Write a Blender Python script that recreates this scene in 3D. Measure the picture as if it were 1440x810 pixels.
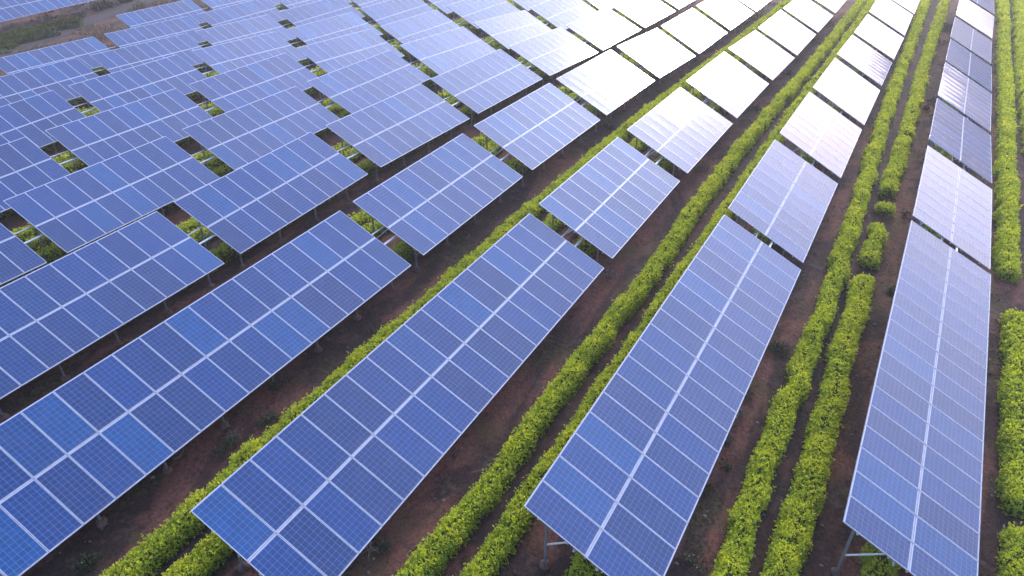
import bpy, math, random
import numpy as np
from mathutils import Matrix, Vector

R = math.radians
random.seed(7)
rng = np.random.default_rng(11)
scene = bpy.context.scene
for o in list(bpy.data.objects):
    bpy.data.objects.remove(o)
COL = scene.collection

# ------------------------------------------------------------------ camera
cam_data = bpy.data.cameras.new('camera')
cam = bpy.data.objects.new('camera', cam_data)
COL.objects.link(cam)
cam_data.sensor_width = 36.0
cam_data.lens = 36.0 * 971.444 / 1440.0
cam_data.clip_start = 0.1
cam_data.clip_end = 12000.0
cam.location = (0, 0, 17.63)
cam.rotation_euler = (R(90.0 - 33.372), 0.0, R(29.855))
scene.camera = cam

# ------------------------------------------------------------------ light
SUN_AZ = -2.0      # degrees from +Y towards +X
SUN_EL = 19.0
sun_dir = Vector((math.sin(R(SUN_AZ)) * math.cos(R(SUN_EL)),
                  math.cos(R(SUN_AZ)) * math.cos(R(SUN_EL)), math.sin(R(SUN_EL))))
world = bpy.data.worlds.new('World')
scene.world = world
world.use_nodes = True
wn, wl = world.node_tree.nodes, world.node_tree.links
wn.clear()
w_out = wn.new('ShaderNodeOutputWorld')
w_bg = wn.new('ShaderNodeBackground')
w_bg.inputs['Strength'].default_value = 0.12
sky = wn.new('ShaderNodeTexSky')
sky.sky_type = 'NISHITA'
sky.sun_disc = False
sky.sun_elevation = R(SUN_EL)
sky.sun_rotation = R(SUN_AZ)
sky.air_density = 1.0
sky.dust_density = 0.5
sky.ozone_density = 2.5
# thin bright morning cloud, brightest round the veiled sun
w_tc = wn.new('ShaderNodeTexCoord')
w_dot = wn.new('ShaderNodeVectorMath'); w_dot.operation = 'DOT_PRODUCT'
w_dot.inputs[1].default_value = sun_dir
w_ac = wn.new('ShaderNodeMath'); w_ac.operation = 'ARCCOSINE'
wl.new(w_tc.outputs['Generated'], w_dot.inputs[0])
wl.new(w_dot.outputs['Value'], w_ac.inputs[0])


def gauss(width_deg, amp):
    a = wn.new('ShaderNodeMath'); a.operation = 'DIVIDE'; a.inputs[1].default_value = R(width_deg)
    b = wn.new('ShaderNodeMath'); b.operation = 'POWER'; b.inputs[1].default_value = 2.0
    c = wn.new('ShaderNodeMath'); c.operation = 'MULTIPLY'; c.inputs[1].default_value = -1.0
    d = wn.new('ShaderNodeMath'); d.operation = 'EXPONENT'
    e = wn.new('ShaderNodeMath'); e.operation = 'MULTIPLY'; e.inputs[1].default_value = amp
    wl.new(w_ac.outputs[0], a.inputs[0]); wl.new(a.outputs[0], b.inputs[0])
    wl.new(b.outputs[0], c.inputs[0]); wl.new(c.outputs[0], d.inputs[0]); wl.new(d.outputs[0], e.inputs[0])
    return e


GLOW_N, GLOW_W = 0.9, 5.8
g1, g2 = gauss(16.0, GLOW_N), gauss(50.0, GLOW_W)
w_noise = wn.new('ShaderNodeTexNoise')
w_noise.inputs['Scale'].default_value = 3.5
w_noise.inputs['Detail'].default_value = 5.0
w_map = wn.new('ShaderNodeMapping'); w_map.inputs['Scale'].default_value = (1, 1, 2.6)
wl.new(w_tc.outputs['Generated'], w_map.inputs[0]); wl.new(w_map.outputs[0], w_noise.inputs['Vector'])
w_mr = wn.new('ShaderNodeMapRange')
w_mr.inputs['From Min'].default_value = 0.3; w_mr.inputs['From Max'].default_value = 0.7
w_mr.inputs['To Min'].default_value = 0.86; w_mr.inputs['To Max'].default_value = 1.14
wl.new(w_noise.outputs['Fac'], w_mr.inputs['Value'])
w_c1 = wn.new('ShaderNodeVectorMath'); w_c1.operation = 'SCALE'; w_c1.inputs[0].default_value = (1.0, 0.89, 0.84)
w_c2 = wn.new('ShaderNodeVectorMath'); w_c2.operation = 'SCALE'; w_c2.inputs[0].default_value = (1.10, 0.93, 1.04)
wl.new(g1.outputs[0], w_c1.inputs['Scale']); wl.new(g2.outputs[0], w_c2.inputs['Scale'])
w_a1 = wn.new('ShaderNodeVectorMath'); w_a1.operation = 'ADD'
wl.new(w_c1.outputs[0], w_a1.inputs[0]); wl.new(w_c2.outputs[0], w_a1.inputs[1])
w_a2 = wn.new('ShaderNodeVectorMath'); w_a2.operation = 'SCALE'
wl.new(w_a1.outputs[0], w_a2.inputs[0]); wl.new(w_mr.outputs[0], w_a2.inputs['Scale'])
w_sk = wn.new('ShaderNodeVectorMath'); w_sk.operation = 'MULTIPLY'; w_sk.inputs[1].default_value = (1.10, 1.32, 1.50)
# air near the horizon is warmer and dustier than overhead
w_sep = wn.new('ShaderNodeSeparateXYZ'); wl.new(w_tc.outputs['Generated'], w_sep.inputs[0])
w_el = wn.new('ShaderNodeMapRange'); w_el.interpolation_type = 'SMOOTHSTEP'
w_el.inputs['From Min'].default_value = 0.15; w_el.inputs['From Max'].default_value = 0.75
wl.new(w_sep.outputs['Z'], w_el.inputs['Value'])
w_tint = wn.new('ShaderNodeMix'); w_tint.data_type = 'RGBA'
w_tint.inputs[6].default_value = (1.22, 0.94, 0.85, 1.0)
w_tint.inputs[7].default_value = (0.72, 1.22, 1.55, 1.0)
wl.new(w_el.outputs[0], w_tint.inputs[0])
wl.new(w_tint.outputs[2], w_sk.inputs[1])
wl.new(sky.outputs[0], w_sk.inputs[0])
w_a3 = wn.new('ShaderNodeVectorMath'); w_a3.operation = 'ADD'
wl.new(w_sk.outputs[0], w_a3.inputs[0]); wl.new(w_a2.outputs[0], w_a3.inputs[1])
wl.new(w_a3.outputs[0], w_bg.inputs['Color'])
wl.new(w_bg.outputs[0], w_out.inputs['Surface'])

sun_data = bpy.data.lights.new('sun', 'SUN')
sun_data.energy = 1.4
sun_data.angle = R(14.0)
sun_data.color = (1.0, 0.93, 0.82)
sun = bpy.data.objects.new('sun', sun_data)
COL.objects.link(sun)
sun.location = (0, 60, 60)
sun.rotation_euler = sun_dir.to_track_quat('Z', 'Y').to_euler()

scene.render.engine = 'CYCLES'
vs = scene.view_settings
vs.view_transform = 'Standard'
vs.look = 'None'
vs.exposure = 2.08
vs.gamma = 1.0
vs.use_curve_mapping = False
scene.render.resolution_x, scene.render.resolution_y = 1024, 576
scene.cycles.max_bounces = 6
scene.cycles.transparent_max_bounces = 4

# ------------------------------------------------------------------ data: solar tables
# row letter + number, centre x y z, tilt, slope along the row, yaw, modules along the row
TABLES = [
    ('E0', 3.525, 23.271, 2.171, 25.85, 3.03, 0.32, 18),
    ('E1', 3.615, 37.145, 2.654, 26.36, 1.79, 0.19, 9),
    ('E2', 3.64, 46.733, 2.743, 26.84, -1.35, 0.3, 9),
    ('E3', 3.713, 56.368, 2.612, 26.98, 0.28, 0.55, 9),
    ('E4', 3.821, 65.935, 2.446, 26.62, -1.78, 0.72, 9),
    ('E5', 3.886, 75.461, 2.334, 26.56, 0.07, 0.64, 9),
    ('E6', 3.994, 84.911, 2.584, 26.35, 2.37, 0.68, 9),
    ('E7', 4.004, 94.39, 2.859, 25.65, 0.03, -0.07, 9),
    ('D0', -3.662, 19.052, 2.67, 25.78, 1.93, 0.72, 18),
    ('D1', -3.55, 32.906, 3.054, 26.21, 1.67, 0.49, 9),
    ('D2', -3.458, 42.315, 3.217, 27.25, -0.99, 0.11, 9),
    ('D3', -3.383, 51.894, 3.098, 27.6, -1.01, 0.45, 9),
    ('D4', -3.364, 61.602, 2.884, 27.01, -2.55, 0.13, 9),
    ('D5', -3.291, 71.308, 2.651, 26.17, -0.41, 0.65, 9),
    ('D6', -3.236, 80.862, 2.792, 26.76, 1.7, 0.13, 9),
    ('D7', -3.158, 90.297, 2.873, 25.98, -0.02, 0.04, 9),
    ('C0', -10.911, 14.695, 2.771, 24.73, 2.47, 0.92, 18),
    ('C1', -10.645, 28.433, 3.397, 25.48, 0.87, 0.34, 9),
    ('C2', -10.523, 38.212, 3.513, 25.51, -0.2, 0.38, 9),
    ('C3', -10.423, 47.772, 3.558, 26.8, -0.91, 0.26, 9),
    ('C4', -10.371, 57.373, 3.315, 26.81, -2.8, -0.3, 9),
    ('C5', -10.358, 66.944, 3.058, 26.76, -0.59, 0.32, 9),
    ('C6', -10.285, 76.43, 2.978, 26.34, -0.73, 0.24, 9),
    ('C7', -10.22, 85.917, 3.012, 25.56, -0.01, -0.01, 9),
    ('B0', -17.908, 10.581, 2.946, 24.59, 2.52, 0.96, 18),
    ('B1', -17.717, 24.485, 3.535, 24.9, 1.43, -0.05, 9),
    ('B2', -17.562, 34.02, 3.786, 26.14, -0.08, 0.13, 9),
    ('B3', -17.486, 43.54, 3.785, 25.65, -0.78, -0.05, 9),
    ('B4', -17.397, 53.034, 3.54, 26.65, -2.84, -0.03, 9),
    ('B5', -17.361, 62.518, 3.294, 26.89, -0.64, -0.32, 9),
    ('B6', -17.278, 72.076, 3.279, 26.97, -0.35, 0.37, 9),
    ('B7', -17.228, 81.543, 3.226, 25.85, -0.06, -0.1, 9),
    ('A0', -24.957, 7.027, 2.852, 23.93, 1.23, -0.89, 18),
    ('A1', -25.089, 20.998, 3.296, 24.86, 2.49, -0.4, 9),
    ('A2', -25.028, 30.756, 3.514, 24.65, -0.07, 0.17, 9),
    ('A3', -25.036, 40.575, 3.498, 24.84, -0.15, 0.36, 9),
    ('A4', -24.911, 50.37, 3.302, 24.45, -1.74, 0.49, 9),
    ('A5', -24.786, 59.873, 3.132, 24.36, -0.2, 0.35, 9),
    ('A6', -24.628, 69.381, 3.113, 24.36, -0.35, 0.4, 9),
    ('A7', -24.535, 78.895, 3.19, 25.53, 0.21, -0.02, 9),
    ('Z0', -32.041, 3.439, 2.75, 24.51, 0.93, -0.17, 18),
    ('Z1', -32.183, 17.405, 3.001, 25.91, 0.59, -1.91, 9),
    ('Z2', -32.242, 27.093, 3.196, 24.48, 0.39, -0.34, 9),
    ('Z3', -32.186, 36.709, 3.362, 23.31, 0.4, -0.42, 9),
    ('Z4', -32.136, 46.459, 3.281, 25.52, -2.28, -0.09, 9),
    ('Z5', -31.755, 56.263, 2.989, 25.58, -3.17, 1.55, 9),
    ('Y0', -38.956, 9.307, 2.693, 26.74, 1.51, -1.06, 18),
    ('Y1', -39.175, 23.466, 2.944, 26.47, -0.29, -1.73, 9),
    ('Y2', -39.316, 33.174, 2.998, 24.84, 0.31, -0.77, 9),
    ('Y3', -39.346, 42.943, 2.92, 26.68, -2.21, -0.67, 9),
    ('Y4', -39.244, 52.753, 2.711, 26.2, -1.02, -1.31, 9),
    ('Y5', -39.079, 62.687, 2.799, 25.9, -0.02, -0.21, 9),
    ('X0', -46.342, 15.259, 2.386, 27.18, 2.08, -1.63, 18),
    ('X1', -46.666, 29.386, 2.748, 26.35, 0.05, -1.96, 9),
    ('X2', -46.836, 39.262, 2.578, 26.55, -2.35, -1.53, 9),
    ('X3', -46.778, 49.241, 2.375, 24.86, -0.87, -0.85, 9),
    ('X4', -46.776, 58.989, 2.347, 29.18, 0.11, -0.55, 9),
    ('W0', -54.359, 21.618, 2.25, 26.0, 0.2, -0.67, 18),
    ('W1', -54.363, 35.781, 2.173, 25.9, -0.78, 0.32, 9),
    ('W2', -54.414, 45.614, 1.957, 26.88, -1.38, -1.81, 9),
    ('W3', -54.287, 55.464, 1.993, 26.6, 0.93, -0.02, 9),
    ('V0', -62.004, 32.149, 1.757, 23.31, 0.06, 0.11, 9),
    ('V1', -61.892, 41.889, 1.685, 25.45, -0.26, 1.5, 9),
    ('V2', -61.719, 51.737, 1.705, 26.27, 0.88, -0.87, 9),
    ('V3', -61.521, 61.698, 1.783, 25.9, -0.0, -0.04, 9),
    ('U1', -68.889, 47.798, 1.544, 26.3, 0.93, 0.83, 9),
    ('U2', -68.656, 57.587, 1.597, 25.9, 0.06, 0.04, 9),
    ('Z6', -31.6, 66.0, 2.80, 25.5, 0.3, 0.3, 9), ('Z7', -31.5, 75.6, 2.80, 25.8, 0.3, 0.2, 9),
    ('Y6', -38.9, 72.4, 2.75, 26.0, 0.2, 0.1, 9), ('X5', -46.7, 68.6, 2.32, 26.0, 0.2, 0.1, 9),
    ('W4', -54.2, 65.2, 2.00, 26.2, 0.2, 0.0, 9), ('T0', -88.25, 45.5, 1.72, 25.5, 2.0, 0.0, 18),
]

GAP = 0.78
PITCH = 0.9725
SLOPE_W = 4.0


def table_frame(t):
    _, x, y, z, tilt, slope, yaw, n = t
    tilt, slope, yaw = R(tilt), R(slope), R(yaw)
    ey = Vector((math.sin(yaw) * math.cos(slope), math.cos(yaw) * math.cos(slope), math.sin(slope)))
    ex0 = Vector((math.cos(yaw), -math.sin(yaw), 0))
    n0 = ex0.cross(ey)
    ex = math.cos(tilt) * ex0 - math.sin(tilt) * n0
    nn = ex.cross(ey)
    m = Matrix((ex, ey, nn)).transposed().to_4x4()
    m.translation = Vector((x, y, z))
    return m


# ------------------------------------------------------------------ terrain height
_S = []
for t in TABLES:
    m = table_frame(t)
    for q in (-0.5, -0.25, 0, 0.25, 0.5):
        p = m @ Vector((0, q * t[7] * PITCH, 0))
        _S.append((p.x, p.y, p.z - 2.2))
_S = np.array(_S)


def ground_z(x, y):
    x = np.asarray(x, float); y = np.asarray(y, float)
    sh = x.shape
    x = x.ravel(); y = y.ravel()
    out = np.empty(len(x))
    for i in range(0, len(x), 20000):
        xx, yy = x[i:i + 20000, None], y[i:i + 20000, None]
        w = 1.0 / ((_S[:, 0] - xx) ** 2 + (_S[:, 1] - yy) ** 2 + 20.0) ** 2
        out[i:i + 20000] = (w @ _S[:, 2]) / w.sum(1)
    return out.reshape(sh)


def gz(x, y):
    return float(ground_z(np.array([x]), np.array([y]))[0])


# ------------------------------------------------------------------ small helpers
def link(o, parent=None):
    COL.objects.link(o)
    if parent is not None:
        o.parent = parent
    return o


def mesh_from(name, verts, faces, mats, face_mats=None, smooth=False):
    me = bpy.data.meshes.new(name)
    me.from_pydata([tuple(v) for v in verts], [], faces)
    for m in mats:
        me.materials.append(m)
    if face_mats is not None:
        me.polygons.foreach_set('material_index', np.array(face_mats, dtype=np.int32))
    if smooth:
        me.polygons.foreach_set('use_smooth', np.ones(len(me.polygons), dtype=bool))
    me.update()
    return me


def quads_mesh(name, verts, nq, mat, cols=None):
    """verts (nq*4,3) numpy -> one mesh of separate quads, with a per-vertex colour"""
    me = bpy.data.meshes.new(name)
    me.vertices.add(nq * 4)
    me.vertices.foreach_set('co', verts.astype(np.float32).ravel())
    me.loops.add(nq * 4)
    me.loops.foreach_set('vertex_index', np.arange(nq * 4, dtype=np.int32))
    me.polygons.add(nq)
    me.polygons.foreach_set('loop_start', np.arange(0, nq * 4, 4, dtype=np.int32))
    me.polygons.foreach_set('loop_total', np.full(nq, 4, dtype=np.int32))
    me.materials.append(mat)
    if cols is not None:
        a = me.color_attributes.new('leaf_colour', 'FLOAT_COLOR', 'POINT')
        c = np.ones((nq * 4, 4), dtype=np.float32)
        c[:, :3] = np.repeat(cols, 4, axis=0)
        a.data.foreach_set('color', c.ravel())
    me.update(calc_edges=True)
    return me


def box(vs, fs, x0, x1, y0, y1, z0, z1):
    b = len(vs)
    vs += [(x0, y0, z0), (x1, y0, z0), (x1, y1, z0), (x0, y1, z0), (x0, y0, z1), (x1, y0, z1), (x1, y1, z1), (x0, y1, z1)]
    fs += [(b, b + 3, b + 2, b + 1), (b + 4, b + 5, b + 6, b + 7), (b, b + 1, b + 5, b + 4), (b + 1, b + 2, b + 6, b + 5),
           (b + 2, b + 3, b + 7, b + 6), (b + 3, b, b + 4, b + 7)]


def tube(vs, fs, pts, rad, seg=10, cap=True):
    """tube through points; rad a number or list"""
    pts = [Vector(p) for p in pts]
    rads = rad if isinstance(rad, (list, tuple)) else [rad] * len(pts)
    b = len(vs)
    for i, p in enumerate(pts):
        d = (pts[min(i + 1, len(pts) - 1)] - pts[max(i - 1, 0)]).normalized()
        u = d.cross(Vector((0.13, 0.31, 0.94))).normalized()
        v = d.cross(u)
        for k in range(seg):
            a = 2 * math.pi * k / seg
            vs.append(p + (u * math.cos(a) + v * math.sin(a)) * rads[i])
    for i in range(len(pts) - 1):
        for k in range(seg):
            a, c = b + i * seg + k, b + i * seg + (k + 1) % seg
            fs.append((a, c, c + seg, a + seg))
    if cap:
        fs.append(tuple(b + k for k in reversed(range(seg))))
        fs.append(tuple(b + (len(pts) - 1) * seg + k for k in range(seg)))


# ------------------------------------------------------------------ materials
def new_mat(name):
    m = bpy.data.materials.new(name)
    m.use_nodes = True
    nt = m.node_tree
    return m, nt.nodes, nt.links, nt.nodes['Principled BSDF']


def math_node(n, l, op, a, b=None):
    k = n.new('ShaderNodeMath'); k.operation = op
    for i, v in enumerate((a, b)):
        if v is None:
            continue
        if isinstance(v, (int, float)):
            k.inputs[i].default_value = v
        else:
            l.new(v, k.inputs[i])
    return k.outputs[0]


def mix_col(n, l, fac, a, b, blend='MIX'):
    k = n.new('ShaderNodeMix'); k.data_type = 'RGBA'; k.blend_type = blend
    for s, v in ((k.inputs[0], fac), (k.inputs[6], a), (k.inputs[7], b)):
        if isinstance(v, (int, float)):
            s.default_value = v
        elif isinstance(v, tuple):
            s.default_value = (*v, 1.0)
        else:
            l.new(v, s)
    return k.outputs[2]


def noise(n, l, scale, detail=4.0, rough=0.55, vec=None, dist=0.0):
    k = n.new('ShaderNodeTexNoise')
    k.inputs['Scale'].default_value = scale
    k.inputs['Detail'].default_value = detail
    k.inputs['Roughness'].default_value = rough
    k.inputs['Distortion'].default_value = dist
    if vec is not None:
        l.new(vec, k.inputs['Vector'])
    return k.outputs['Fac']


def ramp(n, l, fac, lo, hi, to0=0.0, to1=1.0):
    k = n.new('ShaderNodeMapRange')
    k.interpolation_type = 'SMOOTHSTEP'
    k.inputs['From Min'].default_value = lo; k.inputs['From Max'].default_value = hi
    k.inputs['To Min'].default_value = to0; k.inputs['To Max'].default_value = to1
    l.new(fac, k.inputs['Value'])
    return k.outputs[0]


def bump(n, l, h, strength, dist, bsdf):
    k = n.new('ShaderNodeBump')
    k.inputs['Strength'].default_value = strength; k.inputs['Distance'].default_value = dist
    l.new(h, k.inputs['Height']); l.new(k.outputs[0], bsdf.inputs['Normal'])


def make_cells():
    m, n, l, b = new_mat('solar_cells')
    uv = n.new('ShaderNodeUVMap')
    sep = n.new('ShaderNodeSeparateXYZ'); l.new(uv.outputs[0], sep.inputs[0])
    GW, GL = 0.933, 1.958            # visible glass, metres
    y = math_node(n, l, 'MULTIPLY', sep.outputs['Y'], GW)
    x = math_node(n, l, 'MULTIPLY', sep.outputs['X'], GL)
    p, q = 0.1585, 0.1525           # cell pitch along and across the module
    mx = (GL - 12 * p) / 2           # white backsheet margins
    my = (GW - 6 * q) / 2
    xs = math_node(n, l, 'DIVIDE', math_node(n, l, 'SUBTRACT', x, mx), p)
    ys = math_node(n, l, 'DIVIDE', math_node(n, l, 'SUBTRACT', y, my), q)

    def inside(v, lo, hi):
        a = math_node(n, l, 'GREATER_THAN', v, lo)
        c = math_node(n, l, 'LESS_THAN', v, hi)
        return math_node(n, l, 'MULTIPLY', a, c)
    area = math_node(n, l, 'MULTIPLY', inside(xs, 0.0, 12.0), inside(ys, 0.0, 6.0))

    def gapmask(v, half):
        f = math_node(n, l, 'FRACT', v)
        d = math_node(n, l, 'ABSOLUTE', math_node(n, l, 'SUBTRACT', f, 0.5))
        return math_node(n, l, 'GREATER_THAN', d, 0.5 - half)
    gm = math_node(n, l, 'MAXIMUM', gapmask(xs, 0.016), gapmask(ys, 0.016))
    # thin silver bus bars, two or three to a cell, along the long side
    bb = math_node(n, l, 'FRACT', math_node(n, l, 'MULTIPLY', ys, 3.0))
    bus = math_node(n, l, 'LESS_THAN', math_node(n, l, 'ABSOLUTE', math_node(n, l, 'SUBTRACT', bb, 0.5)), 0.02)
    oi = n.new('ShaderNodeObjectInfo')
    geo = n.new('ShaderNodeNewGeometry')
    # each cell slightly its own blue, each module its own batch
    fx = math_node(n, l, 'FLOOR', xs); fy = math_node(n, l, 'FLOOR', ys)
    cmb = n.new('ShaderNodeCombineXYZ')
    l.new(fx, cmb.inputs[0]); l.new(fy, cmb.inputs[1]); l.new(math_node(n, l, 'MULTIPLY', oi.outputs['Random'], 97.0), cmb.inputs[2])
    wn_ = n.new('ShaderNodeTexWhiteNoise'); wn_.noise_dimensions = '3D'; l.new(cmb.outputs[0], wn_.inputs['Vector'])
    crystal = noise(n, l, 26.0, 3.0, 0.7, geo.outputs['Position'])
    hue = mix_col(n, l, ramp(n, l, oi.outputs['Random'], 0.1, 0.9), CELL_A, CELL_B)
    hue = mix_col(n, l, ramp(n, l, oi.outputs['Random'], 0.82, 0.9), hue, CELL_C)
    lum = math_node(n, l, 'ADD', math_node(n, l, 'MULTIPLY', wn_.outputs['Value'], 0.22), ramp(n, l, crystal, 0.3, 0.7, 0.76, 1.04))
    vm = n.new('ShaderNodeVectorMath'); vm.operation = 'SCALE'
    l.new(hue, vm.inputs[0]); l.new(lum, vm.inputs['Scale'])
    c = mix_col(n, l, math_node(n, l, 'MULTIPLY', bus, 0.45), vm.outputs[0], (0.14, 0.18, 0.28))
    c = mix_col(n, l, math_node(n, l, 'MULTIPLY', gm, 0.8), c, (0.18, 0.235, 0.38))
    c = mix_col(n, l, area, (0.37, 0.38, 0.46), c)
    # a little dust
    dust = ramp(n, l, noise(n, l, 1.7, 5.0, 0.6, geo.outputs['Position']), 0.45, 0.8, 0.0, 0.06)
    c = mix_col(n, l, dust, c, (0.16, 0.14, 0.13))
    # dust washed down to the lower edge of each module
    low = math_node(n, l, 'MULTIPLY', ramp(n, l, sep.outputs['X'], 0.93, 1.0, 0.0, 0.5), ramp(n, l, noise(n, l, 6.0, 3.0, 0.6, geo.outputs['Position']), 0.35, 0.7))
    c = mix_col(n, l, low, c, (0.13, 0.11, 0.11))
    l.new(c, b.inputs['Base Color'])
    b.inputs['Roughness'].default_value = 0.075
    b.inputs['IOR'].default_value = 1.5
    b.inputs['Specular Tint'].default_value = (1, 1, 1, 1)
    # glass is never quite flat
    wob = noise(n, l, 1.1, 1.0, 0.4, geo.outputs['Position'])
    bump(n, l, wob, 0.25, 0.012, b)
    return m


CELL_A = (0.0008, 0.031, 0.130)
CELL_B = (0.0022, 0.0225, 0.094)
CELL_C = (0.0010, 0.046, 0.156)


def make_metal(name, col, metallic, rough):
    m, n, l, b = new_mat(name)
    geo = n.new('ShaderNodeNewGeometry')
    f = noise(n, l, 9.0, 4.0, 0.6, geo.outputs['Position'])
    dark = tuple(v * 0.78 for v in col)
    l.new(mix_col(n, l, ramp(n, l, f, 0.35, 0.7), dark, col), b.inputs['Base Color'])
    b.inputs['Metallic'].default_value = metallic
    l.new(ramp(n, l, f, 0.3, 0.7, rough - 0.06, rough + 0.08), b.inputs['Roughness'])
    return m


def make_leaf(name, gloss=0.5, trans=0.42):
    m, n, l, b = new_mat(name)
    at = n.new('ShaderNodeAttribute'); at.attribute_name = 'leaf_colour'
    geo = n.new('ShaderNodeNewGeometry')
    patch = noise(n, l, 0.7, 3.0, 0.6, geo.outputs['Position'])
    c = mix_col(n, l, ramp(n, l, patch, 0.35, 0.68, 0.0, 0.45), at.outputs['Color'], mix_col(n, l, 1.0, at.outputs['Color'], (0.80, 0.90, 0.95), 'MULTIPLY'))
    l.new(c, b.inputs['Base Color'])
    b.inputs['Roughness'].default_value = gloss
    b.inputs['Specular IOR Level'].default_value = 0.35
    tr = n.new('ShaderNodeBsdfTranslucent')
    l.new(mix_col(n, l, 1.0, c, (1.15, 1.1, 0.5), 'MULTIPLY'), tr.inputs['Color'])
    mx = n.new('ShaderNodeMixShader'); mx.inputs[0].default_value = trans
    out = n['Material Output']
    l.new(b.outputs[0], mx.inputs[1]); l.new(tr.outputs[0], mx.inputs[2]); l.new(mx.outputs[0], out.inputs['Surface'])
    return m


def make_plain(name, ca, cb, scale, rough=0.9, bstr=0.3, bdist=0.02):
    m, n, l, b = new_mat(name)
    geo = n.new('ShaderNodeNewGeometry')
    f = noise(n, l, scale, 6.0, 0.65, geo.outputs['Position'])
    l.new(mix_col(n, l, ramp(n, l, f, 0.3, 0.7), ca, cb), b.inputs['Base Color'])
    b.inputs['Roughness'].default_value = rough
    b.inputs['Specular IOR Level'].default_value = 0.12
    bump(n, l, f, bstr, bdist, b)
    return m


def make_soil():
    m, n, l, b = new_mat('laterite_soil')
    geo = n.new('ShaderNodeNewGeometry')
    pos = geo.outputs['Position']
    mp = n.new('ShaderNodeMapping'); mp.inputs['Scale'].default_value = (1.0, 0.35, 1.0); l.new(pos, mp.inputs[0])
    big = noise(n, l, 0.40, 5.0, 0.65, mp.outputs[0], 0.6)
    mid = noise(n, l, 1.5, 6.0, 0.7, pos, 0.5)
    fine = noise(n, l, 8.0, 6.0, 0.75, pos)
    grit = noise(n, l, 38.0, 4.0, 0.7, pos)
    c = mix_col(n, l, ramp(n, l, big, 0.44, 0.58), SOIL_DARK, SOIL_RED)
    c = mix_col(n, l, ramp(n, l, mid, 0.54, 0.66, 0.0, 0.8), c, SOIL_GREY)
    c = mix_col(n, l, ramp(n, l, noise(n, l, 2.3, 5.0, 0.7, pos, 0.8), 0.56, 0.66, 0.0, 0.75), c, (0.022, 0.014, 0.015))
    c = mix_col(n, l, ramp(n, l, noise(n, l, 1.1, 5.0, 0.7, pos, 0.8), 0.60, 0.70, 0.0, 0.7), c, (0.21, 0.105, 0.078))
    moss = math_node(n, l, 'MULTIPLY', ramp(n, l, noise(n, l, 0.45, 4.0, 0.6, pos), 0.48, 0.62), ramp(n, l, fine, 0.42, 0.6))
    c = mix_col(n, l, math_node(n, l, 'MULTIPLY', moss, 0.85), c, SOIL_MOSS)
    # dry tan verge beyond the last rows, by the track
    sep = n.new('ShaderNodeSeparateXYZ'); l.new(pos, sep.inputs[0])
    west = math_node(n, l, 'MULTIPLY', ramp(n, l, sep.outputs['X'], -66.0, -74.0, 0.0, 1.0), ramp(n, l, sep.outputs['X'], -86.0, -79.0))
    dry = math_node(n, l, 'MULTIPLY', west, ramp(n, l, noise(n, l, 0.6, 5.0, 0.6, pos), 0.38, 0.6))
    c = mix_col(n, l, dry, c, (0.085, 0.055, 0.042))
    v = ramp(n, l, fine, 0.3, 0.72, 0.55, 1.35)
    vm = n.new('ShaderNodeVectorMath'); vm.operation = 'SCALE'; l.new(c, vm.inputs[0]); l.new(v, vm.inputs['Scale'])
    c = mix_col(n, l, ramp(n, l, grit, 0.66, 0.76, 0.0, 0.55), vm.outputs[0], (0.10, 0.07, 0.06))
    at = n.new('ShaderNodeAttribute'); at.attribute_name = 'furrow_dark'
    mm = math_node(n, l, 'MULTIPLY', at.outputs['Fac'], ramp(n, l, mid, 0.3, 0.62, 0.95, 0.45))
    c = mix_col(n, l, mm, c, (0.019, 0.0125, 0.0145))  # darker soil tone along the hedge furrows
    l.new(c, b.inputs['Base Color'])
    b.inputs['Roughness'].default_value = 0.95
    b.inputs['Specular IOR Level'].default_value = 0.2
    h = math_node(n, l, 'ADD', math_node(n, l, 'MULTIPLY', fine, 0.6), math_node(n, l, 'MULTIPLY', grit, 0.25))
    bump(n, l, math_node(n, l, 'ADD', h, mid), 1.0, 0.16, b)
    return m


SOIL_DARK = (0.052, 0.029, 0.025)
SOIL_RED = (0.185, 0.076, 0.053)
SOIL_GREY = (0.098, 0.066, 0.060)
SOIL_MOSS = (0.078, 0.070, 0.026)

M_CELL = make_cells()
M_FRAME = make_metal('anodised_frame', (0.43, 0.44, 0.50), 0.2, 0.45)
M_BACK = make_plain('white_backsheet', (0.60, 0.61, 0.64), (0.68, 0.69, 0.72), 3.0, 0.6, 0.02, 0.005)
M_STEEL = make_metal('galvanised_steel', (0.30, 0.31, 0.33), 0.5, 0.42)
M_WHITE = make_metal('bright_rail', (0.60, 0.59, 0.58), 0.15, 0.35)
M_FOOT = make_plain('muddy_concrete', (0.10, 0.060, 0.048), (0.18, 0.115, 0.096), 9.0, 0.95, 0.5, 0.03)
M_LEAF = make_leaf('tea_leaf')
M_WEED = make_leaf('weed_leaf', 0.6, 0.2)
M_CORE = make_plain('tea_twigs', (0.035, 0.045, 0.012), (0.080, 0.095, 0.02), 14.0, 0.95, 0.8, 0.05)
M_SOIL = make_soil()
M_TRACK = make_plain('gravel_track', (0.042, 0.033, 0.032), (0.078, 0.062, 0.058), 2.6, 0.95, 0.6, 0.05)
M_STONE = make_plain('pale_stone', (0.09, 0.07, 0.062), (0.24, 0.20, 0.18), 5.0, 0.9, 0.3, 0.02)
M_TWIG = make_plain('dry_twig', (0.16, 0.12, 0.085), (0.30, 0.24, 0.17), 18.0, 0.9, 0.3, 0.01)
M_HILL_FAR = make_plain('haze_paled_far_hill', (0.28, 0.17, 0.13), (0.40, 0.25, 0.19), 0.006, 1.0, 0.4, 8.0)  # pale pinkish base colour has distance haze painted into it
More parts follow.
